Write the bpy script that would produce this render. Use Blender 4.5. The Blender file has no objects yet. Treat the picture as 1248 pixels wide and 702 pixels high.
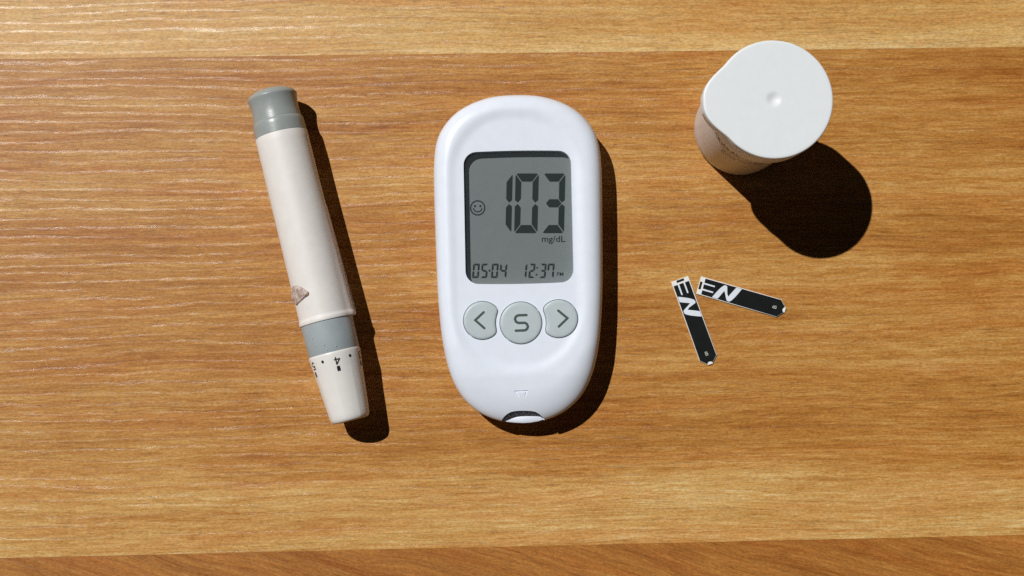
import bpy, bmesh, math, random
import numpy as np
from mathutils import Vector, Matrix

random.seed(4)
S = bpy.context.scene
COL = S.collection
MM = 0.001
R = math.radians

# ------------------------------------------------------------------ camera (all design lengths in millimetres)
H = 390.0                      # height of the lens above the table
FPX = 1600.0                   # focal length in photo pixels (photo 1248 x 702)
F = Vector((44, 89, -1600)).normalized()          # the phone is held a touch off plumb
RT = F.cross(Vector((0, 1, 0))).normalized()
UP = RT.cross(F)
cam_d = bpy.data.cameras.new('camera')
cam_d.sensor_width = 36.0
cam_d.lens = 36.0 * FPX / 1248.0
cam_d.clip_start, cam_d.clip_end = 0.01, 50.0
cam = bpy.data.objects.new('camera', cam_d)
COL.objects.link(cam)
cam.matrix_world = Matrix(((RT.x, UP.x, -F.x, 0), (RT.y, UP.y, -F.y, 0), (RT.z, UP.z, -F.z, H * MM), (0, 0, 0, 1)))
S.camera = cam


def at(px, py, z=0.0):
    """photo pixel -> point (mm) at height z above the table"""
    d = F * FPX + RT * (px - 624) - UP * (py - 351)
    return Vector((0, 0, H)) + d * ((z - H) / d.z)


# ------------------------------------------------------------------ light: low ambient, hard sunlight from the upper left
world = bpy.data.worlds.new('World')
S.world = world
world.use_nodes = True
bg = world.node_tree.nodes['Background']
bg.inputs['Color'].default_value = (0.80, 0.92, 1.0, 1)
bg.inputs['Strength'].default_value = 0.012
SUN_DIR = Vector((0.528, -0.503, -1.0)).normalized()   # direction in which the light travels
sun_d = bpy.data.lights.new('sunlight', 'SUN')
sun_d.energy = 3.6
sun_d.angle = R(0.55)
sun_d.color = (1.0, 0.98, 0.955)
sun = bpy.data.objects.new('sunlight', sun_d)
COL.objects.link(sun)
sun.rotation_euler = SUN_DIR.to_track_quat('-Z', 'Y').to_euler()
sun.location = (-0.5, 0.45, 1.0)
S.view_settings.view_transform = 'Standard'
S.view_settings.look = 'None'
S.view_settings.exposure = 0.0
S.view_settings.gamma = 1.0
S.view_settings.use_curve_mapping = False
S.cycles.max_bounces = 8
S.cycles.transparent_max_bounces = 12
S.cycles.use_denoising = False      # a denoiser would smear the wood's fine grain
S.cycles.use_adaptive_sampling = False


# ------------------------------------------------------------------ node helpers
class NT:
    def __init__(s, name):
        s.m = bpy.data.materials.new(name)
        s.m.use_nodes = True
        s.t = s.m.node_tree
        s.b = s.t.nodes['Principled BSDF']

    def n(s, kind, **kw):
        nd = s.t.nodes.new(kind)
        for k, v in kw.items():
            if k[0] == '_':
                nd.inputs[k[1:].replace('_', ' ')].default_value = v
            else:
                setattr(nd, k, v)
        return nd

    def l(s, a, b):
        s.t.links.new(a, b)

    def val(s, x, sock):
        if hasattr(x, 'is_linked') or isinstance(x, bpy.types.NodeSocket):
            s.l(x, sock)
        else:
            sock.default_value = x

    def math(s, op, a, b=0.0, c=None, clamp=False):
        nd = s.t.nodes.new('ShaderNodeMath')
        nd.operation = op
        nd.use_clamp = clamp
        s.val(a, nd.inputs[0])
        s.val(b, nd.inputs[1])
        if c is not None:
            s.val(c, nd.inputs[2])
        return nd.outputs[0]

    def noise(s, vec, scale=1.0, detail=4.0, rough=0.5, dist=0.0):
        nd = s.n('ShaderNodeTexNoise', _Scale=scale, _Detail=detail, _Roughness=rough, _Distortion=dist)
        s.l(vec, nd.inputs['Vector'])
        return nd.outputs['Fac']

    def ramp(s, fac, stops, interp='LINEAR'):
        nd = s.t.nodes.new('ShaderNodeValToRGB')
        nd.color_ramp.interpolation = interp
        e = nd.color_ramp.elements
        while len(e) < len(stops):
            e.new(0.5)
        for i, (p, c) in enumerate(stops):
            e[i].position = p
            e[i].color = (c[0], c[1], c[2], 1) if not isinstance(c, (int, float)) else (c, c, c, 1)
        s.l(fac, nd.inputs[0])
        return nd.outputs[0]

    def mix(s, fac, a, b, blend='MIX'):
        nd = s.t.nodes.new('ShaderNodeMix')
        nd.data_type = 'RGBA'
        nd.blend_type = blend
        s.val(fac, nd.inputs[0])
        s.val(a if not isinstance(a, tuple) else (*a[:3], 1), nd.inputs[6])
        s.val(b if not isinstance(b, tuple) else (*b[:3], 1), nd.inputs[7])
        return nd.outputs[2]

    def scaled(s, sx, sy, sz=1.0, off=(0, 0, 0), rot=0.0):
        tc = s.t.nodes.new('ShaderNodeTexCoord')
        mp = s.t.nodes.new('ShaderNodeMapping')
        mp.vector_type = 'POINT'
        mp.inputs['Scale'].default_value = (1000, 1000, 1000)
        mp.inputs['Location'].default_value = off
        mp.inputs['Rotation'].default_value = (0, 0, rot)
        s.l(tc.outputs['Object'], mp.inputs['Vector'])
        return mp.outputs['Vector']


def srgb(r, g, b):
    def f(c):
        c /= 255.0
        return c / 12.92 if c <= 0.04045 else ((c + 0.055) / 1.055) ** 2.4
    return (f(r), f(g), f(b))


def plastic(name, col, rough=0.4, spec=0.5, bump=0.004, bscale=3.0, mottle=0.04, sss=0.0):
    """moulded plastic: faint mottling and a fine moulded skin"""
    k = NT(name)
    v = k.scaled(1, 1)
    m = k.noise(v, 0.35, 4, 0.6)
    c2 = tuple(x * (1 - mottle * 2) for x in col)
    c = k.mix(k.ramp(m, [(0.3, 0.0), (0.7, 1.0)]), c2, col)
    k.l(c, k.b.inputs['Base Color'])
    f = k.noise(v, bscale, 3, 0.6)
    k.l(k.math('MULTIPLY_ADD', m, 0.12, rough - 0.06), k.b.inputs['Roughness'])
    k.b.inputs['Specular IOR Level'].default_value = spec
    bp = k.n('ShaderNodeBump', _Strength=1.0, _Distance=bump * MM)
    k.l(f, bp.inputs['Height'])
    k.l(bp.outputs[0], k.b.inputs['Normal'])
    if sss:
        k.b.inputs['Subsurface Weight'].default_value = sss
        k.b.inputs['Subsurface Radius'].default_value = (0.0012, 0.001, 0.0009)
        k.b.inputs['Subsurface Scale'].default_value = 1.0
    return k.m


def wood(name, stops, seed, rot=0.0, y0=None, y1=None, sap=0.0, sap2=0.0, warp=2.2, groove=1.0, contrast=1.0, wave=0.0):
    k = NT(name)
    P0 = k.scaled(1, 1, off=(seed * 37.0, seed * 91.0, seed * 13.0), rot=rot)
    sp = k.n('ShaderNodeSeparateXYZ')
    k.l(P0, sp.inputs[0])
    x, y = sp.outputs[0], sp.outputs[1]

    def vec(ax, ay, yy, oz=0.0):
        c = k.n('ShaderNodeCombineXYZ')
        k.l(k.math('MULTIPLY', x, ax), c.inputs[0])
        k.l(k.math('MULTIPLY', yy, ay), c.inputs[1])
        c.inputs[2].default_value = seed * 1.7 + oz
        return c.outputs[0]
    w1 = k.noise(vec(0.010, 0.018, y, 3), 1, 2, 0.5)
    w2 = k.noise(vec(0.045, 0.10, y, 9), 1, 2, 0.5)
    yw = k.math('ADD', k.math('MULTIPLY_ADD', k.math('SUBTRACT', w1, 0.5), warp * 2, y),
                k.math('MULTIPLY', k.math('SUBTRACT', w2, 0.5), 1.5 + wave))
    A = k.noise(vec(0.0040, 0.060, yw, 0), 1, 3, 0.55)       # broad colour bands
    B = k.noise(vec(0.012, 0.42, yw, 21), 1, 4, 0.60, 0.15)   # growth streaks
    C = k.noise(vec(0.10, 1.15, yw, 43), 1, 6, 0.78, 0.5)     # fibres
    D = k.noise(vec(0.03, 0.11, yw, 61), 1, 4, 0.6)           # cloudy figure
    f = k.math('MULTIPLY', k.math('SUBTRACT', A, 0.5), 0.52 * contrast)
    f = k.math('MULTIPLY_ADD', k.math('SUBTRACT', B, 0.5), 0.48 * contrast, f)
    f = k.math('MULTIPLY_ADD', k.math('SUBTRACT', C, 0.5), 1.05, f)
    f = k.math('MULTIPLY_ADD', k.math('SUBTRACT', D, 0.5), 0.30 * contrast, f)
    f = k.math('ADD', f, 0.555)
    if y0 is not None:                                         # pale sapwood along one edge of the stave
        tc = k.n('ShaderNodeTexCoord')
        s2 = k.n('ShaderNodeSeparateXYZ')
        k.l(tc.outputs['Object'], s2.inputs[0])
        yl = k.math('ADD', k.math('MULTIPLY', s2.outputs[1], 1000.0), k.math('MULTIPLY', k.math('SUBTRACT', w1, 0.5), 14.0))
        mr = k.n('ShaderNodeMapRange', interpolation_type='SMOOTHSTEP')
        k.l(yl, mr.inputs[0])
        mr.inputs[1].default_value, mr.inputs[2].default_value = y0, y1
        mr.inputs[3].default_value, mr.inputs[4].default_value = sap, sap2
        f = k.math('ADD', f, mr.outputs[0])
    col = k.ramp(f, stops)
    # rosier heartwood patches
    rp = k.noise(vec(0.012, 0.13, yw, 171), 1, 4, 0.65, 0.3)
    col = k.mix(k.ramp(rp, [(0.46, 0.0), (0.66, 0.70)]), col, k.mix(1.0, col, (0.98, 0.82, 0.74), 'MULTIPLY'))
    # open pores: short dark dashes along the grain
    p = k.noise(vec(0.16, 2.6, yw, 77), 1, 2, 0.5)
    pm = k.noise(vec(0.01, 0.09, yw, 83), 1, 2, 0.5)
    pore = k.math('MULTIPLY', k.ramp(p, [(0.57, 0.0), (0.70, 1.0)]), k.ramp(pm, [(0.36, 0.15), (0.62, 0.8)]))
    col = k.mix(pore, col, k.mix(0.55, col, (0.10, 0.032, 0.006)))
    # long hair-thin dark fibres
    h_ = k.noise(vec(0.030, 1.45, yw, 91), 1, 4, 0.7, 0.3)
    hm = k.noise(vec(0.02, 0.10, yw, 97), 1, 2, 0.5)
    hair = k.math('MULTIPLY', k.ramp(h_, [(0.54, 0.0), (0.66, 1.0)]), k.ramp(hm, [(0.34, 0.2), (0.60, 0.9)]))
    col = k.mix(hair, col, k.mix(0.36, col, (0.13, 0.045, 0.007)))
    # fine mottling of the print
    g = k.noise(vec(0.9, 2.2, y, 55), 1, 4, 0.8)
    col = k.mix(1.0, col, k.ramp(g, [(0.28, 0.62), (0.72, 1.38)]), 'MULTIPLY')
    k.l(col, k.b.inputs['Base Color'])
    # relief: broken rows of pressed pores about 2.7 mm apart, each a ragged band of tiny facets; fibres and a matt skin between
    gw = k.math('ADD', k.math('DIVIDE', yw, 2.75), k.math('MULTIPLY', k.noise(vec(0.012, 0.12, y, 101), 1, 3, 0.6), 1.8))
    tri = k.math('ABSOLUTE', k.math('SUBTRACT', k.math('FRACT', gw), 0.5))          # 0 in the middle of a row
    rag = k.noise(vec(0.22, 1.5, y, 111), 1, 4, 0.7)
    tri = k.math('ADD', tri, k.math('MULTIPLY', k.math('SUBTRACT', rag, 0.5), 0.50))
    brk = k.ramp(k.noise(vec(0.030, 0.36, yw, 121), 1, 4, 0.65), [(0.34, 0.0), (0.55, 1.0)])
    ch = k.math('MULTIPLY', k.ramp(tri, [(0.03, 1.0), (0.20, 0.0)], 'EASE'), brk)
    ch = k.math('MULTIPLY', ch, k.ramp(k.noise(vec(0.28, 0.9, y, 141), 1, 3, 0.7), [(0.36, 0.15), (0.56, 1.0)]))
    mic = k.noise(vec(1.1, 3.2, y, 131), 1, 3, 0.75)
    hgt = k.math('MULTIPLY', ch, -0.022 * groove)
    hgt = k.math('MULTIPLY_ADD', k.math('MULTIPLY', ch, k.math('SUBTRACT', mic, 0.5)), 0.13 * groove, hgt)
    hgt = k.math('MULTIPLY_ADD', C, 0.035, hgt)
    hgt = k.math('MULTIPLY_ADD', k.noise(P0, 3.4, 3, 0.75), 0.045, hgt)
    bp = k.n('ShaderNodeBump', _Strength=1.0, _Distance=MM)
    k.l(hgt, bp.inputs['Height'])
    k.l(bp.outputs[0], k.b.inputs['Normal'])
    rg = k.math('MULTIPLY_ADD', k.noise(P0, 0.9, 3, 0.6), 0.14, 0.36)
    k.l(k.math('MULTIPLY_ADD', ch, -0.17, rg), k.b.inputs['Roughness'])
    k.l(k.math('MULTIPLY_ADD', ch, 0.66, 0.30), k.b.inputs['Specular IOR Level'])
    return k.m


DK, RD, MD, LT, PL = srgb(116, 66, 20), srgb(156, 98, 36), srgb(183, 128, 60), srgb(206, 162, 95), srgb(224, 195, 138)
M = {}
M['wood_mid'] = wood('oiled honey wood', [(0.10, DK), (0.34, RD), (0.56, MD), (0.80, LT), (1.0, PL)], 3,
                     y0=-20.0, y1=-50.0, sap=0.0, sap2=0.20)
M['wood_pale'] = wood('pale honey wood', [(0.05, RD), (0.30, MD), (0.58, LT), (0.95, PL)], 11,
                      y0=104.0, y1=95.0, sap=-0.03, sap2=0.09, groove=0.6)
M['wood_red'] = wood('reddish slanting wood', [(0.08, srgb(112, 62, 22)), (0.38, srgb(150, 92, 36)), (0.66, srgb(178, 120, 56)), (1.0, LT)], 23,
                     rot=R(17), warp=7, groove=0.5, wave=2.0)
M['case'] = plastic('white glossy case plastic', (0.79, 0.85, 0.955), 0.36, 0.42, 0.003, 2.6, 0.015)
M['rim_white'] = plastic('white lid plastic', (0.80, 0.84, 0.86), 0.42, 0.4, 0.0012, 1.2, 0.012)
M['barrel'] = plastic('warm white plastic', (0.80, 0.775, 0.745), 0.50, 0.4, 0.006, 1.4, 0.03, 0.0)
M['nose'] = plastic('white nose plastic', (0.80, 0.785, 0.755), 0.34, 0.45, 0.006, 1.2, 0.02)
M['rubber'] = plastic('grey green rubber', srgb(154, 161, 160), 0.34, 0.5, 0.035, 1.2, 0.04)
M['ring'] = plastic('blue grey plastic', srgb(163, 173, 177), 0.34, 0.5, 0.015, 1.0, 0.04)
M['button'] = plastic('pale grey green keys', srgb(187, 199, 203), 0.42, 0.4, 0.006, 2.5, 0.03)
M['key_print'] = plastic('dark green key print', srgb(66, 86, 80), 0.5, 0.3)
M['lcd'] = plastic('liquid crystal grey', srgb(119, 122, 124), 0.6, 0.2, 0.0005, 2.0, 0.03)
M['lcd_ink'] = plastic('liquid crystal segment', srgb(8, 15, 18), 0.7, 0.1)
M['black'] = plastic('black print', srgb(17, 22, 22), 0.40, 0.35, 0.002, 2.0, 0.1)
M['strip_white'] = plastic('white strip plastic', (0.85, 0.85, 0.83), 0.40, 0.35)
M['letter'] = plastic('pale blue letter ink', srgb(226, 234, 243), 0.45, 0.35)
M['letter_small'] = plastic('dull white letter ink', srgb(198, 200, 184), 0.45, 0.35)
M['ink'] = plastic('black number ink', srgb(34, 38, 40), 0.5, 0.3)
M['vial'] = plastic('white vial plastic', (0.72, 0.71, 0.70), 0.42, 0.4)
M['label_paper'] = plastic('white label paper', (0.70, 0.665, 0.655), 0.35, 0.4, 0.004, 2.0, 0.05)
M['label_print'] = plastic('grey label print', srgb(112, 104, 100), 0.5, 0.3)


def pane_mat():
    k = NT('clear display pane')
    t = k.n('ShaderNodeBsdfTransparent')
    t.inputs[0].default_value = (0.97, 0.985, 0.98, 1)
    g = k.n('ShaderNodeBsdfGlossy', _Roughness=0.06)
    fr = k.n('ShaderNodeFresnel', _IOR=1.45)
    v = k.scaled(1, 1)
    k.l(k.math('MULTIPLY_ADD', k.noise(v, 0.6, 3, 0.6), 0.05, 0.04), g.inputs['Roughness'])
    mx = k.n('ShaderNodeMixShader')
    ge = k.n('ShaderNodeNewGeometry')               # only the outer face mirrors
    k.l(k.math('MULTIPLY', fr.outputs[0], k.math('SUBTRACT', 1.0, ge.outputs['Backfacing'])), mx.inputs[0])
    k.l(t.outputs[0], mx.inputs[1])
    k.l(g.outputs[0], mx.inputs[2])
    df = k.n('ShaderNodeBsdfDiffuse')
    df.inputs[0].default_value = (0.78, 0.92, 0.94, 1)
    m2 = k.n('ShaderNodeMixShader')                 # the anti-glare skin scatters a few per cent
    m2.inputs[0].default_value = 0.016
    k.l(mx.outputs[0], m2.inputs[1])
    k.l(df.outputs[0], m2.inputs[2])
    k.l(m2.outputs[0], k.t.nodes['Material Output'].inputs[0])
    return k.m


def crystal_mat():
    k = NT('clear rosy plastic')
    v = k.scaled(1, 1)
    c = k.mix(k.ramp(k.noise(v, 0.75, 3, 0.65), [(0.36, 0.0), (0.62, 1.0)]), (0.40, 0.235, 0.18), (0.86, 0.74, 0.69))
    k.l(c, k.b.inputs['Base Color'])
    k.b.inputs['Roughness'].default_value = 0.08
    k.b.inputs['Transmission Weight'].default_value = 0.35
    k.b.inputs['IOR'].default_value = 1.49
    bp = k.n('ShaderNodeBump', _Strength=1.0, _Distance=0.02 * MM)
    k.l(k.noise(v, 0.9, 2, 0.5), bp.inputs['Height'])
    k.l(bp.outputs[0], k.b.inputs['Normal'])
    return k.m


M['pane'] = pane_mat()
M['crystal'] = crystal_mat()


# ------------------------------------------------------------------ mesh helpers (mm in, metres out)
def mesh_obj(name, verts, faces, mat, parent=None, smooth=True, sharp=35.0, mtx=None):
    me = bpy.data.meshes.new(name)
    vv = [((mtx @ Vector(v)) if mtx else Vector(v)) * MM for v in verts]
    me.from_pydata(vv, [], faces)
    me.validate()
    bm = bmesh.new()
    bm.from_mesh(me)
    bmesh.ops.recalc_face_normals(bm, faces=bm.faces)
    bm.to_mesh(me)
    bm.free()
    me.materials.append(M[mat])
    if smooth:
        me.polygons.foreach_set('use_smooth', [True] * len(me.polygons))
        me.set_sharp_from_angle(angle=R(sharp))
    o = bpy.data.objects.new(name, me)
    COL.objects.link(o)
    o.parent = parent
    return o


def thing(name, label, cat, loc, rotz=0.0, group=None):
    o = bpy.data.objects.new(name, None)
    o.empty_display_size = 0.01
    COL.objects.link(o)
    o.location = Vector(loc) * MM
    o.rotation_euler = (0, 0, rotz)
    o['label'], o['category'] = label, cat
    if group:
        o['group'] = group
    return o


def prism(pts, z0, z1, bevel=0.0):
    """closed prism of a plan polygon, optional small chamfer at the top"""
    n = len(pts)
    rings = [[(p[0], p[1], z0) for p in pts]]
    if bevel:
        rings.append([(p[0], p[1], z1 - bevel) for p in pts])
        ins = inset(pts, bevel)
        rings.append([(p[0], p[1], z1) for p in ins])
    else:
        rings.append([(p[0], p[1], z1) for p in pts])
    v = [p for r in rings for p in r]
    f = [tuple(range(n - 1, -1, -1))]
    for k in range(len(rings) - 1):
        for i in range(n):
            j = (i + 1) % n
            f.append((k * n + i, k * n + j, (k + 1) * n + j, (k + 1) * n + i))
    f.append(tuple((len(rings) - 1) * n + i for i in range(n)))
    return v, f


def inset(pts, d):
    n = len(pts)
    area = sum(pts[i][0] * pts[(i + 1) % n][1] - pts[(i + 1) % n][0] * pts[i][1] for i in range(n))
    sg = 1 if area > 0 else -1
    out = []
    for i in range(n):
        a, b, c = Vector(pts[i - 1][:2]), Vector(pts[i][:2]), Vector(pts[(i + 1) % n][:2])
        e1, e2 = (b - a).normalized(), (c - b).normalized()
        n1, n2 = Vector((-e1.y, e1.x)) * sg, Vector((-e2.y, e2.x)) * sg
        m = n1 + n2
        q = m * (d / max(0.35, m.dot(n1)))
        out.append((b.x + q.x, b.y + q.y))
    return out


def rrect(x0, x1, y0, y1, r, n=6, bulge=0.0):
    out = []
    for cx, cy, a0 in ((x1 - r, y1 - r, 0), (x0 + r, y1 - r, 90), (x0 + r, y0 + r, 180), (x1 - r, y0 + r, 270)):
        for k in range(n + 1):
            a = R(a0 + 90.0 * k / n)
            out.append((cx + r * math.cos(a), cy + r * math.sin(a)))
    if bulge:
        xc, hw, hh = (x0 + x1) / 2, (x1 - x0) / 2, (y1 - y0) / 2
        yc = (y0 + y1) / 2
        fine = []
        for i in range(len(out)):
            a, b = out[i], out[(i + 1) % len(out)]
            L = math.hypot(b[0] - a[0], b[1] - a[1])
            m = max(1, int(L / 1.5))
            for q in range(m):
                fine.append((a[0] + (b[0] - a[0]) * q / m, a[1] + (b[1] - a[1]) * q / m))
        out = [(p[0], p[1] + bulge * (1 - ((p[0] - xc) / hw) ** 2) * ((p[1] - yc) / hh)) for p in fine]
    return out


def stroke(path, w, z0, z1, closed=False, caps=5):
    """flat ribbon of width w along a plan path, with round ends, as a thin solid"""
    P = [Vector(p) for p in path]
    n = len(P)
    L, Rr = [], []
    for i in range(n):
        if closed:
            a, b, c = P[i - 1], P[i], P[(i + 1) % n]
            t1, t2 = (b - a).normalized(), (c - b).normalized()
        else:
            t1 = (P[i] - P[i - 1]).normalized() if i > 0 else (P[1] - P[0]).normalized()
            t2 = (P[i + 1] - P[i]).normalized() if i < n - 1 else t1
        m = Vector((-(t1 + t2).y, (t1 + t2).x)).normalized()
        k = (w / 2) / max(0.5, m.dot(Vector((-t1.y, t1.x))))
        L.append(P[i] + m * k)
        Rr.append(P[i] - m * k)
    if not closed:
        t = (P[-1] - P[-2]).normalized()
        a0 = math.atan2(t.y, t.x)
        end = [P[-1] + Vector((math.cos(a0 + R(90 - 180 * q / (caps + 1))), math.sin(a0 + R(90 - 180 * q / (caps + 1))))) * (w / 2) for q in range(1, caps + 1)]
        t = (P[0] - P[1]).normalized()
        a0 = math.atan2(t.y, t.x)
        st = [P[0] + Vector((math.cos(a0 + R(90 - 180 * q / (caps + 1))), math.sin(a0 + R(90 - 180 * q / (caps + 1))))) * (w / 2) for q in range(1, caps + 1)]
        pts = [(p.x, p.y) for p in L + end + Rr[::-1] + st]
        return prism(pts, z0, z1)
    v, f = [], []
    for ring, z in ((L, z0), (Rr, z0), (L, z1), (Rr, z1)):
        v += [(p.x, p.y, z) for p in ring]
    for i in range(n):
        j = (i + 1) % n
        f += [(2 * n + i, 2 * n + j, 3 * n + j, 3 * n + i), (i, n + i, n + j, j), (i, j, 2 * n + j, 2 * n + i), (n + i, 3 * n + i, 3 * n + j, n + j)]
    return v, f


def join(*parts):
    V, Fc = [], []
    for v, f in parts:
        k = len(V)
        V += list(v)
        Fc += [tuple(i + k for i in q) for q in f]
    return V, Fc


def top_only(vf):
    v, f = vf
    return [v[i] for i in f[-1]], [tuple(range(len(f[-1])))]


def disc(cx, cy, r, z0, z1, n=16):
    return prism([(cx + r * math.cos(2 * math.pi * i / n), cy + r * math.sin(2 * math.pi * i / n)) for i in range(n)], z0, z1)


def text_poly(txt, size, fat=0.0):
    """outline triangles of a string in Blender's own face, cap height about 0.72*size, origin at lower left"""
    cu = bpy.data.curves.new('tmp_text', 'FONT')
    cu.body, cu.size, cu.extrude = txt, size, 0.0
    cu.resolution_u = 3
    cu.offset = fat
    o = bpy.data.objects.new('tmp_text', cu)
    COL.objects.link(o)
    dg = bpy.context.evaluated_depsgraph_get()
    dg.update()
    me = bpy.data.meshes.new_from_object(o.evaluated_get(dg))
    v = [tuple(p.co) for p in me.vertices]
    f = [tuple(p.vertices) for p in me.polygons]
    bpy.data.meshes.remove(me)
    bpy.data.objects.remove(o)
    bpy.data.curves.remove(cu)
    return v, f


def lathe(profile, n=96, fn=None):
    """(s, r) profile round the local X axis; fn(s, phi, r) may shape the radius; phi = 0 is straight up, +90 deg is local +Y"""
    v, f = [], []
    for s, r in profile:
        for i in range(n):
            a = 2 * math.pi * i / n
            rr = fn(s, a, r) if fn else r
            v.append((s, rr * math.sin(a), rr * math.cos(a)))
    for k in range(len(profile) - 1):
        for i in range(n):
            j = (i + 1) % n
            f.append((k * n + i, k * n + j, (k + 1) * n + j, (k + 1) * n + i))
    f.append(tuple(range(n - 1, -1, -1)))
    f.append(tuple((len(profile) - 1) * n + i for i in range(n)))
    return v, f


# ------------------------------------------------------------------ the table: broad wooden staves laid edge to edge
table = bpy.data.objects.new('table_top', None)
COL.objects.link(table)
table['kind'] = 'structure'
a, b = at(0, 72.5), at(1248, 57)
c, d = at(0, 680), at(1248, 652)
TROT = 0.5 * (math.atan2(b.y - a.y, b.x - a.x) + math.atan2(d.y - c.y, d.x - c.x))
table.rotation_euler = (0, 0, TROT)
inv = Matrix.Rotation(-TROT, 4, 'Z')
seam_top = 0.5 * ((inv @ a).y + (inv @ b).y)
seam_bot = 0.5 * ((inv @ c).y + (inv @ d).y)
PW = seam_top - seam_bot


def plank(y0, y1, mat, label=None):
    g, e = 0.006, 0.02
    x0, x1, zb = -520.0, 520.0, -28.0
    sec = [(y0 + g, zb), (y1 - g, zb), (y1 - g, -e), (y1 - g - e, 0), (y0 + g + e, 0), (y0 + g, -e)]
    v = [(x0, yy, zz) for yy, zz in sec] + [(x1, yy, zz) for yy, zz in sec]
    n = len(sec)
    f = [(i, (i + 1) % n, n + (i + 1) % n, n + i) for i in range(n)] + [tuple(range(n - 1, -1, -1)), tuple(range(n, 2 * n))]
    o = mesh_obj('plank', v, f, mat, table, smooth=False)
    if label:
        o['label'] = label
    return o


plank(seam_bot, seam_top, 'wood_mid', 'broad honey brown stave under the meter')
plank(seam_top, seam_top + PW, 'wood_pale', 'pale straight grained stave at the far edge')
plank(seam_bot - PW, seam_bot, 'wood_red', 'reddish stave with slanting grain at the near edge')
plank(seam_top + PW, seam_top + 2 * PW, 'wood_mid')
plank(seam_bot - 2 * PW, seam_bot - PW, 'wood_pale')
print('table', TROT, seam_top, seam_bot)

# ------------------------------------------------------------------ glucose meter
ZE = 8.4                                        # height of the widest line of the case
mc = at(635.0, 325.0, 0)
MROT = R(1.15)
# local frame: origin under the middle, x right, y towards the top of the meter
meter = thing('glucose_meter', 'white oval blood glucose meter showing 103 on its grey screen', 'glucose meter', (mc.x, mc.y, 0), MROT)
minv = (Matrix.Translation(Vector((mc.x, mc.y, 0))) @ Matrix.Rotation(MROT, 4, 'Z')).inverted()


def ml(px, py, z):
    p = minv @ at(px, py, z)
    return (p.x, p.y)


HW = [(0, 0), (14, .3), (27, 1.6), (40.5, 4.6), (57.7, 11.0), (73.7, 20.6), (86.2, 33.2), (95.6, 48.4), (100.3, 66), (102.2, 90), (102.3, 118), (101.9, 150), (101, 200),
      (99.8, 243), (98.5, 264), (96.8, 285), (93.9, 307), (89.6, 327.4), (82.4, 349), (69.6, 370), (52.5, 385), (38, 392.3), (26, 396.3), (13, 398.8), (0, 399.6)]
pt_top, pt_bot = ml(631.5, 116.6, ZE), ml(638.2, 516.2, ZE)
ksc = (pt_top[1] - pt_bot[1]) / 399.6
xax = 0.5 * (ml(528.5, 215, ZE)[0] + ml(733.3, 215, ZE)[0])


def catmull(P, per=8):
    out = []
    n = len(P)
    for i in range(n - 1):
        p0 = P[i - 1] if i > 0 else (-P[1][0], P[1][1])
        p3 = P[i + 2] if i + 2 < n else (-P[n - 2][0], P[n - 2][1])
        p1, p2 = P[i], P[i + 1]
        for q in range(per):
            t = q / per
            out.append(tuple(0.5 * ((2 * p1[k]) + (-p0[k] + p2[k]) * t + (2 * p0[k] - 5 * p1[k] + 4 * p2[k] - p3[k]) * t * t
                                    + (-p0[k] + 3 * p1[k] - 3 * p2[k] + p3[k]) * t ** 3) for k in (0, 1)))
    out.append(P[-1])
    return out


half = [(hw * ksc, pt_top[1] - t * ksc) for hw, t in catmull(HW)]
full = [(xax - x, y) for x, y in half] + [(xax + x, y) for x, y in half[-2:0:-1]]      # counter-clockwise from the top
full = np.array(full)
seg = np.linalg.norm(np.roll(full, -1, 0) - full, axis=1)
cum = np.concatenate([[0], np.cumsum(seg)])
NB = 240
tt = np.linspace(0, cum[-1], NB, endpoint=False)
cl = np.vstack([full, full[:1]])
outl = np.stack([np.interp(tt, cum, cl[:, 0]), np.interp(tt, cum, cl[:, 1])], 1)
for _ in range(3):
    outl = 0.5 * outl + 0.25 * (np.roll(outl, 1, 0) + np.roll(outl, -1, 0))
tang = np.roll(outl, -1, 0) - np.roll(outl, 1, 0)
tang /= np.linalg.norm(tang, axis=1)[:, None]
nin = np.stack([-tang[:, 1], tang[:, 0]], 1)
ytop, ybot = outl[:, 1].max(), outl[:, 1].min()
rise_w = lambda y: np.interp(y, [ybot, ybot + 8, ybot + 22, ytop], [13.0, 11.0, 5.3, 5.3])
# dish on the face
dl, dr = ml(547, 260, 14.8)[0], ml(709, 260, 14.8)[0]
dt, db = ml(628, 135, 14.8)[1], ml(636, 452, 14.4)[1]
dcx, dcy, dhx, dhy, drr = (dl + dr) / 2, (dt + db) / 2, (dr - dl) / 2, (dt - db) / 2, 16.5


def sd_dish(x, y):
    qx, qy = np.abs(x - dcx) - dhx + drr, np.abs(y - dcy) - dhy + drr
    # the ends of the dish are gently bowed
    qy = qy + 2.0 * ((x - dcx) / dhx) ** 2
    return np.hypot(np.maximum(qx, 0), np.maximum(qy, 0)) + np.minimum(np.maximum(qx, qy), 0) - drr


def dist_out(P):
    d = np.full(len(P), 1e9)
    A_, B_ = outl, np.roll(outl, -1, 0)
    for i in range(NB):
        e = B_[i] - A_[i]
        t = np.clip(((P - A_[i]) @ e) / (e @ e), 0, 1)
        d = np.minimum(d, np.linalg.norm(P - (A_[i] + t[:, None] * e), axis=1))
    return d


def z_face(P, d=None):
    P = np.atleast_2d(np.asarray(P, float))
    d = dist_out(P) if d is None else d
    w = rise_w(P[:, 1])
    u = np.clip(1 - d / w, 0, 1)
    z = ZE + 5.6 * np.interp(P[:, 1], [ybot, ybot + 14.0], [0.78, 1.0]) * (1 - u ** 2.3) ** (1 / 2.3)
    s = sd_dish(P[:, 0], P[:, 1])
    t = np.clip((1.1 - s) / 3.6, 0, 1)
    z = z - 0.46 * t * t * (3 - 2 * t)
    return z


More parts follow.
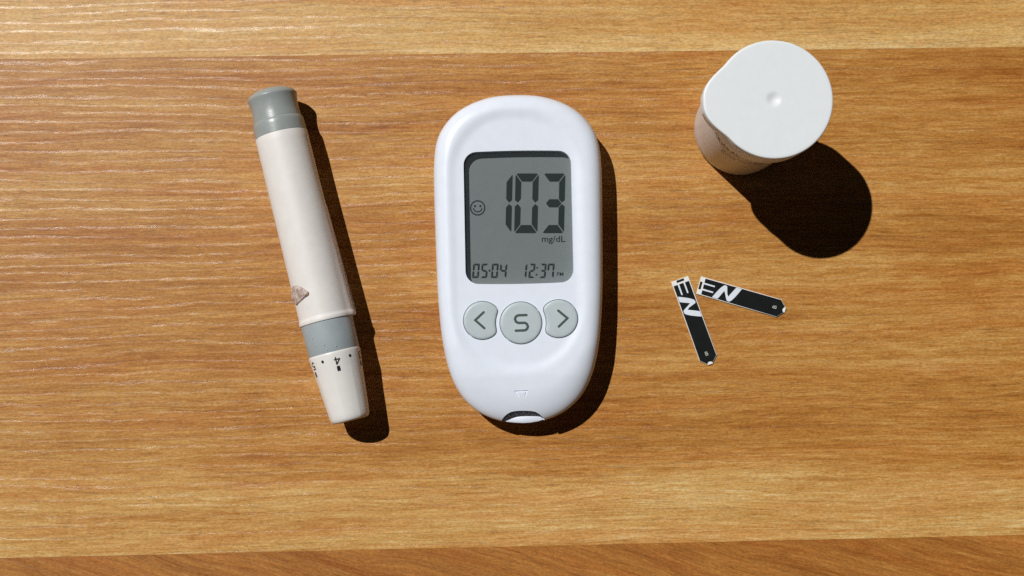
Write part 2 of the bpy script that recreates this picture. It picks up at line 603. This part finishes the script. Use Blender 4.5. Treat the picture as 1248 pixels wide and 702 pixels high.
def case_mesh():
    rings = []
    for dd, z in ((7.0, 0.0), (4.5, 0.25), (2.6, 1.2), (1.3, 3.0), (0.55, 5.2), (0.12, 7.0), (0.0, 8.05), (0.10, 8.13), (0.10, 8.27), (0.0, 8.35), (0.0, ZE)):
        P = outl + nin * dd
        rings.append(np.column_stack([P, np.full(NB, z)]))
    for dd in (0.03, 0.1, 0.22, 0.4, 0.65, 0.95, 1.3, 1.7, 2.2, 2.7, 3.2, 3.7, 4.2, 4.7, 5.2, 5.7, 6.2, 6.8, 7.4, 8.0, 8.6):
        P = outl + nin * dd
        rings.append(np.column_stack([P, z_face(P, np.full(NB, dd))]))
    base = outl + nin * 8.6
    sk = np.column_stack([np.full(NB, xax), np.clip(base[:, 1], ybot + 26, ytop - 26)])
    for s in np.linspace(0, 1, 20)[1:-1]:
        P = base * (1 - s) + sk * s
        rings.append(np.column_stack([P, z_face(P)]))
    # central seam line closes the face: mirror-paired columns
    v = [tuple(p) for r in rings for p in r]
    f = []
    for k in range(len(rings) - 1):
        for i in range(NB):
            j = (i + 1) % NB
            f.append((k * NB + i, k * NB + j, (k + 1) * NB + j, (k + 1) * NB + i))
    f.append(tuple(range(NB - 1, -1, -1)))
    f.append(tuple((len(rings) - 1) * NB + i for i in range(NB)))
    return v, f


case = mesh_obj('case', *case_mesh(), 'case', meter, sharp=40)


def cut(target, cutters):
    cs = []
    for v, f in cutters:
        me = bpy.data.meshes.new('tmp_cut')
        me.from_pydata([Vector(p) * MM for p in v], [], f)
        bm = bmesh.new()
        bm.from_mesh(me)
        bmesh.ops.recalc_face_normals(bm, faces=bm.faces)
        bm.to_mesh(me)
        bm.free()
        o = bpy.data.objects.new('tmp_cut', me)
        COL.objects.link(o)
        o.parent = target.parent
        cs.append(o)
        md = target.modifiers.new('cut', 'BOOLEAN')
        md.operation, md.object, md.solver = 'DIFFERENCE', o, 'EXACT'
    bpy.context.view_layer.update()
    dg = bpy.context.evaluated_depsgraph_get()
    me = bpy.data.meshes.new_from_object(target.evaluated_get(dg))
    target.modifiers.clear()
    old = target.data
    nm = old.name
    bpy.data.meshes.remove(old) if old.users == 0 else None
    target.data = me
    me.name = nm
    for o in cs:
        m_ = o.data
        bpy.data.objects.remove(o)
        bpy.data.meshes.remove(m_)
    me.polygons.foreach_set('use_smooth', [True] * len(me.polygons))
    me.set_sharp_from_angle(angle=R(38))


ZT = 13.5
wl = 0.5 * (ml(565.3, 215, ZT)[0] + ml(567.0, 320, ZT)[0])
wr = 0.5 * (ml(696.5, 215, ZT)[0] + ml(698.7, 320, ZT)[0])
wt, wb = ml(632, 185.0, ZT)[1], ml(632, 344.6, ZT)[1]
WIN = rrect(wl, wr, wb, wt, 3.6, 7, bulge=0.35)
ZL = 10.55                                       # liquid crystal level
KEY = {'left': (588.0, 390.5, 23.4), 'mid': (635.0, 393.5, 25.6), 'right': (681.2, 388.4, 23.4)}
ZK = 14.1
kp = {}
mx_, my_ = ml(KEY['mid'][0], KEY['mid'][1], ZK)
px2mm = (H - ZK) / FPX
for nm, (kx, ky, kr) in KEY.items():
    cx, cy = ml(kx, ky, ZK)
    r_ = kr * px2mm
    n = 120
    pts = np.array([(cx + r_ * math.cos(2 * math.pi * i / n), cy + r_ * math.sin(2 * math.pi * i / n)) for i in range(n)])
    if nm != 'mid':
        bite = 31.2 * px2mm
        c0 = np.array([mx_, my_])
        dv = pts - c0
        L = np.linalg.norm(dv, axis=1)
        inside = L < bite
        pts[inside] = c0 + dv[inside] / L[inside][:, None] * bite
        # even spacing, then soften the two horns
        sg = np.linalg.norm(np.roll(pts, -1, 0) - pts, axis=1)
        cu = np.concatenate([[0], np.cumsum(sg)])
        q = np.vstack([pts, pts[:1]])
        ts = np.linspace(0, cu[-1], n, endpoint=False)
        pts = np.stack([np.interp(ts, cu, q[:, 0]), np.interp(ts, cu, q[:, 1])], 1)
        for _ in range(14):
            pts = 0.5 * pts + 0.25 * (np.roll(pts, 1, 0) + np.roll(pts, -1, 0))
    kp[nm] = [tuple(p) for p in pts]

port_px = [(611.4, 513), (614, 508.6), (618, 504.8), (622.5, 502.3), (628, 501.0), (634, 500.6), (641, 500.6), (648, 501.0), (653, 502.2), (657.5, 504.8), (661, 508.2), (664.3, 512.2), (668, 530), (608, 530)]
PORT = [ml(x, y, 12.2) for x, y in port_px]
tri_px = [(628.3, 477.2), (642.3, 476.8), (637.0, 490.4)]
TRI = [ml(x, y, 13.2) for x, y in tri_px]
cutters = [prism(WIN, ZL - 0.25, 20)]
cutters += [prism(inset(kp[k], -0.16), 11.8, 20) for k in kp]
cutters.append(prism(PORT, 8.0, 20))
ztri = float(z_face([TRI[0]])[0])
cutters.append(stroke(TRI, 0.46, ztri - 0.28, 20, closed=True))
cut(case, cutters)
print('case faces', len(case.data.polygons))

# floor of the strip slot: the lip that catches the light
lip_px = [(613.5, 513.2), (618, 506.5), (626, 503.2), (634, 502.2), (648, 502.4), (656, 505.2), (662.6, 511.4), (656, 513.6), (646, 515.2), (638, 515.7), (628, 515.3), (620, 514.5)]
mesh_obj('slot_lip', *prism([ml(x, y, 8.7) for x, y in lip_px], 7.9, 8.75, 0.12), 'case', meter, sharp=50)

lcd = mesh_obj('display', *prism(inset(WIN, 0.06), ZL - 0.2, ZL), 'lcd', meter, smooth=False)
mesh_obj('display_window', *prism(inset(WIN, 0.05), 12.55, 12.95), 'pane', meter, smooth=False)

for nm in ('left', 'mid', 'right'):
    P = kp[nm]
    lay = [(0.0, 11.9), (0.0, ZK - 0.42), (0.05, ZK - 0.27), (0.16, ZK - 0.14), (0.34, ZK - 0.05), (0.6, ZK), (1.2, ZK + 0.03)]
    v, f = [], []
    n = len(P)
    for dd, z in lay:
        v += [(p[0], p[1], z) for p in (inset(P, dd) if dd else P)]
    for k in range(len(lay) - 1):
        for i in range(n):
            j = (i + 1) % n
            f.append((k * n + i, k * n + j, (k + 1) * n + j, (k + 1) * n + i))
    f += [tuple(range(n - 1, -1, -1)), tuple((len(lay) - 1) * n + i for i in range(n))]
    key = mesh_obj('button', v, f, 'button', meter, sharp=60)
    zz = (ZK + 0.02, ZK + 0.055)
    if nm == 'left':
        key['label'] = 'left arrow button'
        pp = [(589.5, 380.5), (579.2, 390.2), (590.3, 400)]
    elif nm == 'right':
        key['label'] = 'right arrow button'
        pp = [(680.3, 378.5), (691.6, 387.8), (681.0, 398)]
    else:
        key['label'] = 'round middle button marked S'
        pp = [(641.6, 384.0), (633.2, 384.2)] + [(632.6 + 5.0 * math.sin(R(a_)) * -1, 388.9 - 4.7 * math.cos(R(a_))) for a_ in (20, 50, 90, 130, 160)] + \
             [(632.8, 393.6), (638.6, 393.4)] + [(638.4 + 5.0 * math.sin(R(a_)), 398.0 - 4.7 * math.cos(R(a_))) for a_ in (20, 50, 90, 130, 160)] + [(638.2, 402.7), (628.6, 403.0)]
    mesh_obj('symbol', *stroke([ml(x, y, ZK) for x, y in pp], 0.72 if nm == 'mid' else 0.68, *zz), 'key_print', key, smooth=False)

# ---- what the screen shows
ZI = (ZL + 0.01, ZL + 0.04)


def seg_polys(w, h, tv, th, g):
    """segment outlines of a digit cell, x right, y down; tv = upright stroke, th = level stroke, g = gap"""
    m = h / 2.0
    c = min(tv, th) * 0.22
    return {
        'a': [(g + 1.2 * c, 0), (w - g - 1.2 * c, 0), (w - g - 0.3 * c, c * 0.6), (w - tv - g, th), (tv + g, th), (g + 0.3 * c, c * 0.6)],
        'd': [(tv + g, h - th), (w - tv - g, h - th), (w - g - 0.3 * c, h - c * 0.6), (w - g - 1.2 * c, h), (g + 1.2 * c, h), (g + 0.3 * c, h - c * 0.6)],
        'g': [(g + tv * 0.45, m), (g + tv, m - th / 2), (w - tv - g, m - th / 2), (w - g - tv * 0.45, m), (w - tv - g, m + th / 2), (g + tv, m + th / 2)],
        'f': [(0, 2.2 * c), (g * 0.6, c), (tv, th + g), (tv, m - th * 0.45 - g), (tv * 0.5, m - g), (0, m - th * 0.30 - g)],
        'b': [(w, 2.2 * c), (w, m - th * 0.30 - g), (w - tv * 0.5, m - g), (w - tv, m - th * 0.45 - g), (w - tv, th + g), (w - g * 0.6, c)],
        'e': [(0, m + th * 0.30 + g), (tv * 0.5, m + g), (tv, m + th * 0.45 + g), (tv, h - th - g), (g * 0.6, h - c), (0, h - 2.2 * c)],
        'c': [(w - tv * 0.5, m + g), (w, m + th * 0.30 + g), (w, h - 2.2 * c), (w - g * 0.6, h - c), (w - tv, h - th - g), (w - tv, m + th * 0.45 + g)],
    }


SEG = {'0': 'abcdef', '1': 'bc', '2': 'abged', '3': 'abgcd', '4': 'fgbc', '5': 'afgcd', '7': 'fabc'}


def digit(ch, x0, y0, w, h, tv, th, g, slant):
    sp_ = seg_polys(w, h, tv, th, g)
    parts = []
    for s_ in SEG[ch]:
        parts.append(prism([ml(x0 + x + slant * (h - y), y0 + y, ZL) for x, y in sp_[s_]], *ZI))
    return mesh_obj('digit', *join(*parts), 'lcd_ink', lcd, smooth=False)


digit('1', 595.8, 211.4, 27.4, 72.8, 7.3, 9.8, 0.8, 0.024)
digit('0', 626.6, 211.4, 28.4, 72.8, 7.3, 10.0, 0.8, 0.024)
digit('3', 660.4, 211.4, 27.0, 72.8, 7.3, 10.0, 0.8, 0.024)
for ch, x0, w in (('0', 575.2, 8.2), ('5', 585.6, 8.0), ('0', 598.2, 8.2), ('4', 608.3, 8.6)):
    digit(ch, x0, 321.3, w, 17.6, 2.3, 2.3, 0.28, 0.09)
for ch, x0, w in (('1', 634.0, 7.4), ('2', 643.8, 7.4), ('3', 657.2, 7.6), ('7', 666.2, 8.4)):
    digit(ch, x0, 321.3, w, 17.6, 2.3, 2.3, 0.28, 0.09)
q = ml(596.6, 329.8, ZL)
mesh_obj('date_dot', *disc(q[0], q[1], 0.32, *ZI), 'lcd_ink', lcd, smooth=False)
mesh_obj('time_colon', *join(*[disc(*ml(x, y, ZL), 0.27, *ZI) for x, y in ((654.6, 326.4), (653.9, 334.8))]), 'lcd_ink', lcd, smooth=False)


def lcd_text(name, txt, x0, ybase, capheight_px, width_px):
    v, f = text_poly(txt, 1.0, 0.012)
    wd = max(p[0] for p in v) - min(p[0] for p in v)
    mnx = min(p[0] for p in v)
    ky = capheight_px / 0.70
    vv = [(*ml(x0 + (p[0] - mnx) * width_px / wd, ybase - p[1] * ky, ZL), ZL + 0.02) for p in v]
    return mesh_obj(name, vv, f, 'lcd_ink', lcd, smooth=False)


lcd_text('unit_text', 'mg/dL', 660.3, 294.8, 7.6, 28.6)
lcd_text('half_day_text', 'PM', 678.6, 336.2, 4.4, 8.0)
sx, sy = 582.2, 253.4
ring_ = stroke([ml(sx + 8.6 * math.cos(2 * math.pi * i / 40), sy + 8.6 * math.sin(2 * math.pi * i / 40), ZL) for i in range(40)], 0.37, *ZI, closed=True)
eyes = [disc(*ml(sx + e_, sy - 2.2, ZL), 0.33, *ZI) for e_ in (-3.3, 3.3)]
grin = stroke([ml(sx + 5.2 * math.cos(R(t_)), sy - 0.2 + 5.0 * math.sin(R(t_)), ZL) for t_ in range(10, 171, 10)], 0.33, *ZI)
mesh_obj('smiley_icon', *join(ring_, *eyes, grin), 'lcd_ink', lcd, smooth=False)

# ------------------------------------------------------------------ lancing device
PS = (H - 8.0) / FPX                              # mm per photo pixel along the pen
p0, p1 = at(343.0, 165.0, 7.9), at(427.7, 512.0, 8.1)
ax = (p1 - p0)
prot = math.atan2(ax.y, ax.x)
pen = thing('lancing_device', 'white pen shaped lancing device with grey button and grey ring', 'lancing device', (p0.x, p0.y, 0), prot)
AXM = Matrix.Translation((0, 0, 7.75)) @ Matrix.Rotation(R(-0.55), 4, 'Y')    # the pen leans a little on the wider end
#  local x = along the pen towards the nose, local +y = right-hand side of the photo


def plathe(name, prof, mat, fn=None, parent=None, sharp=40, n=128):
    return mesh_obj(name, *lathe(prof, n, fn), mat, parent or pen, sharp=sharp, mtx=AXM)


k_ = PS
cap_prof = [(-59.8, 0.3), (-59.4, 7), (-58.4, 13.5), (-56.7, 19.8), (-54.3, 25.0), (-51.8, 28.4), (-50.0, 29.6), (-49.0, 30.3), (-48.0, 30.6), (-46.8, 30.4), (-44.8, 29.9), (-42.0, 29.4), (-39.5, 29.0), (-37, 28.8),
            (-32, 28.5), (-27, 28.7), (-22.5, 29.2), (-19.4, 29.5), (-18.6, 29.5), (-17.9, 29.9), (-17.2, 30.8), (-16.4, 31.2), (-12, 31.4), (-4, 31.6), (-0.6, 31.6), (-0.3, 31.0)]
plathe('end_button', [(s * k_, r * k_) for s, r in cap_prof], 'rubber')
bar = [(-0.3, 31.2), (0.0, 31.7), (0.8, 31.95)] + [(s, 32.0 + 0.35 * s / 230.0) for s in range(10, 228, 8)] + [(228.6, 32.4), (229.3, 32.9), (230.2, 33.3), (233.4, 33.4), (234.4, 33.1), (234.8, 32.2), (234.8, 29.0)]


def clip_bulge(s, a_, r):
    """the side towards local +y swells into a long clip that rises towards the nose"""
    sp_ = s / k_
    t = min(1.0, max(0.0, (sp_ - 60.0) / 175.0))
    ang = math.degrees(a_)
    ang = ang if ang <= 180 else ang - 360
    g = math.exp(-((ang - 92.0) / 24.0) ** 4)
    return r + k_ * 3.0 * t * g


plathe('barrel', [(s * k_, r * k_) for s, r in bar], 'barrel', clip_bulge, n=160)
# side clip: a slim plate lying along the right flank
cv, cf = [], []
ns, na = 30, 10
for i in range(ns + 1):
    s = (93.0 + (233.0 - 93.0) * i / ns)
    lift = 0.3 + 1.7 * (i / ns) ** 0.8 if i < ns else 1.9
    for j in range(na + 1):
        ang = R(93.0 + 26.0 * j / na)
        rr = clip_bulge(s * k_, ang, (32.0 + 0.35 * s / 230) * k_)
        edge = 0.0 if j in (0, na) or i in (0,) else 1.0
        rr += k_ * (lift * edge - 0.25 * (1 - edge))
        cv.append((s * k_, rr * math.sin(ang), rr * math.cos(ang)))
for i in range(ns):
    for j in range(na):
        q_ = i * (na + 1) + j
        cf.append((q_, q_ + 1, q_ + na + 2, q_ + na + 1))
base_n = len(cv)
for i in range(ns + 1):                           # inner skin gives the plate its thickness
    for j in range(na + 1):
        x_, y_, z_ = cv[i * (na + 1) + j]
        L_ = math.hypot(y_, z_)
        cv.append((x_, y_ * (L_ - 1.0) / L_, z_ * (L_ - 1.0) / L_))
for i in range(ns):
    for j in range(na):
        q_ = base_n + i * (na + 1) + j
        cf.append((q_ + na + 1, q_ + na + 2, q_ + 1, q_))
for i in range(ns):
    for j in (0, na):
        q_ = i * (na + 1) + j
        cf.append((q_, q_ + na + 1, base_n + q_ + na + 1, base_n + q_))
for j in range(na):
    for i in (0, ns):
        q_ = i * (na + 1) + j
        cf.append((q_, q_ + 1, base_n + q_ + 1, base_n + q_))
mesh_obj('side_clip', cv, cf, 'barrel', pen, sharp=45, mtx=AXM)

ring_prof = [(233.0, 29.0), (234.0, 31.8), (236.0, 31.9), (255.0, 31.5), (272.8, 31.2), (273.6, 30.9), (273.8, 29.5)]
ring = plathe('grip_ring', [(s * k_, r * k_) for s, r in ring_prof], 'ring')
# small moulded grip pips on the ring and on the neck of the button


def pips(name, spots, mat, parent, rad):
    parts = []
    for s, ang, rr in spots:
        a_ = R(ang)
        n_ = Vector((0, math.sin(a_), math.cos(a_)))
        c_ = Vector((s * k_, 0, 0)) + n_ * (rr * k_)
        t1, t2 = Vector((1, 0, 0)), n_.cross(Vector((1, 0, 0)))
        v, f = [], []
        m_ = 8
        for rr_, hh in ((1.0, -0.05), (0.8, 0.42 * rad), (0.45, 0.62 * rad)):
            for i in range(m_):
                b_ = 2 * math.pi * i / m_
                v.append(tuple(c_ + (t1 * math.cos(b_) + t2 * math.sin(b_)) * (rr_ * rad) + n_ * hh))
        for k in range(2):
            for i in range(m_):
                j = (i + 1) % m_
                f.append((k * m_ + i, k * m_ + j, (k + 1) * m_ + j, (k + 1) * m_ + i))
        f.append(tuple(2 * m_ + i for i in range(m_)))
        parts.append((v, f))
    return mesh_obj(name, *join(*parts), mat, parent, sharp=80, mtx=AXM)


pips('grip_pips', [(262, -30, 31.5), (263, -12, 31.5), (270, -8, 31.3), (268, 12, 31.3), (246, -52, 31.6), (252, -36, 31.6)], 'ring', ring, 0.26)

nose_prof = [(273.0, 28.5), (273.4, 31.0), (274.2, 31.5), (276, 31.5), (282, 31.0), (290, 30.1), (300, 29.0), (312, 28.0), (325, 26.9), (338, 25.7), (348, 24.8), (353, 24.2), (356, 23.2), (357.6, 21.6), (358.2, 19.0), (358.2, 8.0), (354, 7.0), (354, 1.0)]


def facets(s, a_, r):
    sp_ = s / k_
    t = min(1.0, max(0.0, (sp_ - 284.0) / 26.0))
    c_ = abs((math.degrees(a_) + 7.0) % 45.0 - 22.5) / 22.5       # 0 on a facet's middle, 1 at its border
    return r * (1.0 + t * 0.012 * (c_ ** 3 - 0.3)) if sp_ < 357 else r


nose = plathe('nose_cap', [(s * k_, r * k_) for s, r in nose_prof], 'nose', facets, sharp=50, n=192)


def nose_r(sp_):
    return float(np.interp(sp_, [p[0] for p in nose_prof[2:13]], [p[1] for p in nose_prof[2:13]]))


def wrap(name, v, f, s0, ang0, mat, parent, flip=True):
    """lay a flat outline (mm) on the nose: u goes round it, w along it; upright as read from the nose end"""
    out = []
    for u, w, *_ in v:
        if flip:
            u, w = -u, -w
        sp_ = s0 - w / k_
        rr = nose_r(sp_) * k_
        a_ = R(ang0) + u / rr
        rr = facets(sp_ * k_, a_, rr) + 0.05
        out.append((sp_ * k_, rr * math.sin(a_), rr * math.cos(a_)))
    return mesh_obj(name, out, f, mat, parent, smooth=False, mtx=AXM)


def pen_sa(px, py):
    """photo pixel on the nose -> (position along pen, angle round it)"""
    dx, dy = px - 343.0, py - 165.0
    c_, s_ = 0.9716, 0.2367
    sp_ = dx * s_ + dy * c_
    off = dx * c_ - dy * s_
    return sp_, math.degrees(math.asin(max(-0.97, min(0.97, off / nose_r(sp_)))))


NUM = {'4': [[(0.36, 0.0), (0.36, 2.1)], [(0.36, 2.1), (-0.78, 0.62)], [(-0.78, 0.6), (0.8, 0.6)]],
       '5': [[(0.62, 2.05), (-0.55, 2.05), (-0.62, 1.15), (0.05, 1.32), (0.62, 0.95), (0.64, 0.45), (0.2, 0.02), (-0.35, 0.0), (-0.68, 0.25)]],
       '3': [[(-0.62, 1.8), (-0.2, 2.08), (0.35, 2.02), (0.6, 1.6), (0.1, 1.12), (0.62, 0.8), (0.62, 0.35), (0.2, 0.0), (-0.35, 0.02), (-0.66, 0.3)]]}


def dense(path, step=0.25):
    out = [path[0]]
    for (xa, ya), (xb, yb) in zip(path, path[1:]):
        m_ = max(1, int(math.hypot(xb - xa, yb - ya) / step))
        out += [(xa + (xb - xa) * q / m_, ya + (yb - ya) * q / m_) for q in range(1, m_ + 1)]
    return out


for ch, px, py in (('4', 414.6, 441.0), ('5', 384.9, 447.5), ('3', 440.2, 433.8)):
    s0, a0 = pen_sa(px, py)
    v, f = join(*[top_only(stroke(dense([(x * 0.95, y * 0.95 - 1.0) for x, y in st]), 0.36, 0, 0.01, caps=2)) for st in NUM[ch]])
    wrap('number_mark', v, f, s0, a0, 'ink', nose)
for px, py in ((416.3, 450.2), (387.6, 457.6), (441.9, 443.6)):
    s0, a0 = pen_sa(px, py)
    v = [(-0.42, 0.75), (0.42, 0.75), (0.5, 0.2), (0.42, -0.75), (-0.42, -0.75), (-0.5, 0.2)]
    wrap('tick_mark', v, [tuple(range(6))], s0, a0, 'ink', nose)
for px, py in ((397.0, 442.4), (429.0, 434.9)):
    s0, a0 = pen_sa(px, py)
    v = [(0.42 * math.cos(R(i * 30)), 0.46 * math.sin(R(i * 30))) for i in range(12)]
    wrap('dot_mark', v, [tuple(range(12))], s0, a0, 'ink', nose)

# clear release button: a faceted clear stud on the left flank
bs, ba = 197.0, R(-47.0)
bn = Vector((0, math.sin(ba), math.cos(ba)))
bc = Vector((bs * k_, 0, 0)) + bn * (31.6 * k_)
bt = bn.cross(Vector((1, 0, 0)))
sq = []
for px, py in ((364.9, 351.2), (369.5, 353.4), (374.5, 357.6), (378.6, 361.8), (378.2, 364.4), (371.0, 370.6), (363.4, 375.8), (359.4, 374.6), (355.4, 368.6), (353.4, 362.6), (354.6, 356.4), (359.6, 352.6)):
    dx, dy = px - 366.0, py - 363.4
    sq.append(((dx * 0.2367 + dy * 0.9716) * k_ / 3.2, (dx * 0.9716 - dy * 0.2367) * k_ / 0.74 / 3.7))
NS_ = len(sq)
v, f = [], []
lay = [(1.0, -0.9, 0, 0), (1.0, 0.30, 0, 0), (0.84, 0.62, 0.05, -0.03), (0.46, 0.72, -0.10, 0.10), (0.20, 0.42, 0.02, 0.08)]
for sc, hh, ox, oy in lay:
    for q0, q1 in sq:
        p = bc + Vector((1, 0, 0)) * ((q0 * sc + ox) * 3.2) + bt * ((q1 * sc + oy) * 3.7) + bn * (hh - 0.62 * (q1 * sc) ** 2)
        v.append(tuple(p))
for k in range(len(lay) - 1):
    for i in range(NS_):
        j = (i + 1) % NS_
        f.append((k * NS_ + i, k * NS_ + j, (k + 1) * NS_ + j, (k + 1) * NS_ + i))
f += [tuple(range(NS_ - 1, -1, -1)), tuple((len(lay) - 1) * NS_ + i for i in range(NS_))]
mesh_obj('release_button', v, f, 'crystal', pen, smooth=False, mtx=AXM)

# ------------------------------------------------------------------ test strip vial
vb = at(901.0, 158.0, 0)
vial = thing('test_strip_vial', 'round white plastic vial with a closed flip lid', 'vial', (vb.x, vb.y, 0))
VH = 46.0


def zlathe(prof, n=128, fn=None):
    v, f = [], []
    for r, z in prof:
        for i in range(n):
            a_ = 2 * math.pi * i / n
            rr = fn(a_, r, z) if fn else r
            v.append((rr * math.cos(a_), rr * math.sin(a_), z))
    for k in range(len(prof) - 1):
        for i in range(n):
            j = (i + 1) % n
            f.append((k * n + i, k * n + j, (k + 1) * n + j, (k + 1) * n + i))
    f += [tuple(range(n - 1, -1, -1)), tuple((len(prof) - 1) * n + i for i in range(n))]
    return v, f


BR = 13.9
mesh_obj('vial_body', *zlathe([(BR - 1.6, 0), (BR - 0.7, 0.15), (BR - 0.2, 0.6), (BR, 1.4), (BR, 33.6), (BR + 0.15, 34.0), (BR + 0.9, 34.4), (BR + 1.05, 34.9), (BR + 1.05, 36.0), (BR + 0.8, 36.5), (BR + 0.1, 36.7), (BR + 0.1, 37.8)]), 'vial', vial, sharp=40)
LR = 15.95


def lid_r(a_, r, z):
    dg_ = (math.degrees(a_) - 180.0 - 2.5 + 180) % 360 - 180
    if r > LR - 3 and abs(dg_) < 42 and z > 39.4:
        q_ = min(1.0, max(0.0, (abs(dg_) - 4.0) / 37.0))
        return r + 2.95 * (1 - q_ * q_ * (3 - 2 * q_)) * min(1.0, (r - LR + 3) / 2.0)
    return r


lid_prof = [(13.6, 37.6), (LR - 0.25, 37.6), (LR - 0.1, 37.8), (LR - 0.08, 39.3), (LR - 0.05, 41.6), (LR, VH - 0.45), (LR - 0.06, VH - 0.22), (LR - 0.2, VH - 0.07), (LR - 0.45, VH - 0.005), (LR - 1.0, VH)]
for r in (12.5, 10, 7.5, 5, 3.4, 2.5):
    lid_prof.append((r, VH))
for r in (2.3, 2.1, 1.9, 1.7, 1.5, 1.3, 1.1, 0.9, 0.6, 0.3):
    lid_prof.append((r, VH - 0.24 * (1 + math.cos(math.pi * r / 2.4))))
mesh_obj('lid', *zlathe(lid_prof, 160, lid_r), 'rim_white', vial, sharp=50)
# paper label round the body, with its printed lines
lv, lf = [], []
nl = 90
for i in range(nl + 1):
    a_ = R(110 + 300.0 * i / nl)
    for r_, z_ in ((BR + 0.05, 4.0), (BR + 0.05, 32.6)):
        lv.append((r_ * math.cos(a_), r_ * math.sin(a_), z_))
for i in range(nl):
    lf.append((2 * i, 2 * i + 2, 2 * i + 3, 2 * i + 1))
label = mesh_obj('label', lv, lf, 'label_paper', vial)


def on_label(v, a0, z0, r_=BR + 0.08):
    out = []
    for u, w, *_ in v:
        a_ = R(a0) + u / r_
        out.append((r_ * math.cos(a_), r_ * math.sin(a_), z0 + w))
    return out


rnd = random.Random(7)
marks = []
u = 0.0
for kx in range(7):                               # a line of dark print too small to read
    wd = rnd.uniform(1.1, 1.7)
    strokes = [[(u, 0), (u + wd * 0.5, 2.0)], [(u + wd * 0.5, 2.0), (u + wd, 0)]] if kx % 2 else [[(u, 0), (u, 2.0)], [(u, rnd.choice((0, 1, 2))), (u + wd * 0.8, rnd.choice((0, 1.0, 2.0)))]]
    for st in strokes:
        v, f = top_only(stroke(st, 0.28, 0, 0.01, caps=2))
        marks.append((on_label(v, 197, 27.6), f))
    u += wd + 0.55
mesh_obj('label_print', *join(*marks), 'label_print', label, smooth=False)
marks = []
for row, z0 in enumerate((24.4, 22.4)):
    u = 0.0
    while u < 13:
        wd = rnd.uniform(0.8, 2.2)
        v, f = top_only(stroke([(u, 0), (u + wd, 0)], 0.5, 0, 0.01, caps=2))
        marks.append((on_label(v, 226, z0), f))
        u += wd + 0.7
mesh_obj('small_print', *join(*marks), 'label_print', label, smooth=False)

# ------------------------------------------------------------------ two test strips
SL, SW = 27.0, 2.72
strip_lab = ('black and white test strip pointing almost straight down, nearer the meter', 'black and white test strip slanting to the right, its tip far from the meter')
base_pl = [(0, -SW), (25.0, -SW), (26.7, -0.85), (SL, -0.8), (SL, 0.8), (26.7, 0.85), (25.0, SW), (0, SW)]
blk = [(1.45, -SW + 0.30), (24.97, -SW + 0.15), (26.62, -0.80), (26.3, -0.5), (26.1, 0.0), (26.2, 0.5), (26.62, 0.8), (24.97, SW - 0.10), (1.45, SW - 0.24)]
N_pl = [(4.8, 2.38), (5.5, .9), (6.4, -.8), (7.2, -1.9), (7.9, -2.2), (8.35, -1.9), (8.55, -1.2), (8.95, .2), (9.45, .9), (10.0, -.3), (10.6, -1.5), (11.05, -2.38), (12.75, -2.4), (12.2, -1.1),
        (11.4, .55), (10.6, 1.85), (9.95, 2.3), (9.35, 2.2), (8.9, 1.5), (8.3, .3), (7.85, -.45), (7.4, .5), (6.95, 1.5), (6.5, 2.38)]


def flipy(P):
    return [(x, -y) for x, y in P]


def make_strip():
    t = thing('test_strip', strip_lab[0], 'test strip', (0, 0, 0), 0, 'used test strips on the table')
    mesh_obj('strip_base', *prism(flipy(base_pl), 0.0, 0.42, 0.05), 'strip_white', t, smooth=False)
    bp = mesh_obj('black_print', *prism(flipy(blk), 0.41, 0.445), 'black', t, smooth=False)
    mesh_obj('contact_pad', *prism(rrect(0.18, 0.88, -1.18, 1.18, 0.1, 2), 0.41, 0.445), 'black', t, smooth=False)
    arms = [prism([(1.40, y - 0.24), (4.75, y - 0.21), (4.75, y + 0.21), (1.40, y + 0.24)], 0.43, 0.46) for y in (0.88, -0.95)]
    mesh_obj('letter', *join(*arms), 'letter', bp, smooth=False)
    mesh_obj('letter', *prism(flipy(N_pl), 0.43, 0.46), 'letter', bp, smooth=False)
    v, f = text_poly('B', 1.75)
    cx, cy = 0.5 * max(p[0] for p in v) + 0.5 * min(p[0] for p in v), 0.5 * max(p[1] for p in v) + 0.5 * min(p[1] for p in v)
    v = [(23.6 - (p[1] - cy), (p[0] - cx) * 1.05, 0.456) for p in v]       # turned a quarter: its head points back along the strip
    mesh_obj('letter', v, f, 'letter_small', bp, smooth=False)
    return t


def copy_tree(o, parent=None):
    c_ = o.copy()
    COL.objects.link(c_)
    c_.parent = parent
    for ch_ in list(o.children):
        copy_tree(ch_, c_)
    return c_


strip = make_strip()
for i, (e0, e1) in enumerate((((828.2, 340.0), (866.6, 446.2)), ((851.4, 347.4), (958.6, 378.4)))):
    o = strip if i == 0 else copy_tree(strip)
    a, b = at(*e0, 0.3), at(*e1, 0.3)
    o.location = (a.x * MM, a.y * MM, 0.0001)
    o.rotation_euler = (0, 0, math.atan2(b.y - a.y, b.x - a.x))
    o['label'] = strip_lab[i]
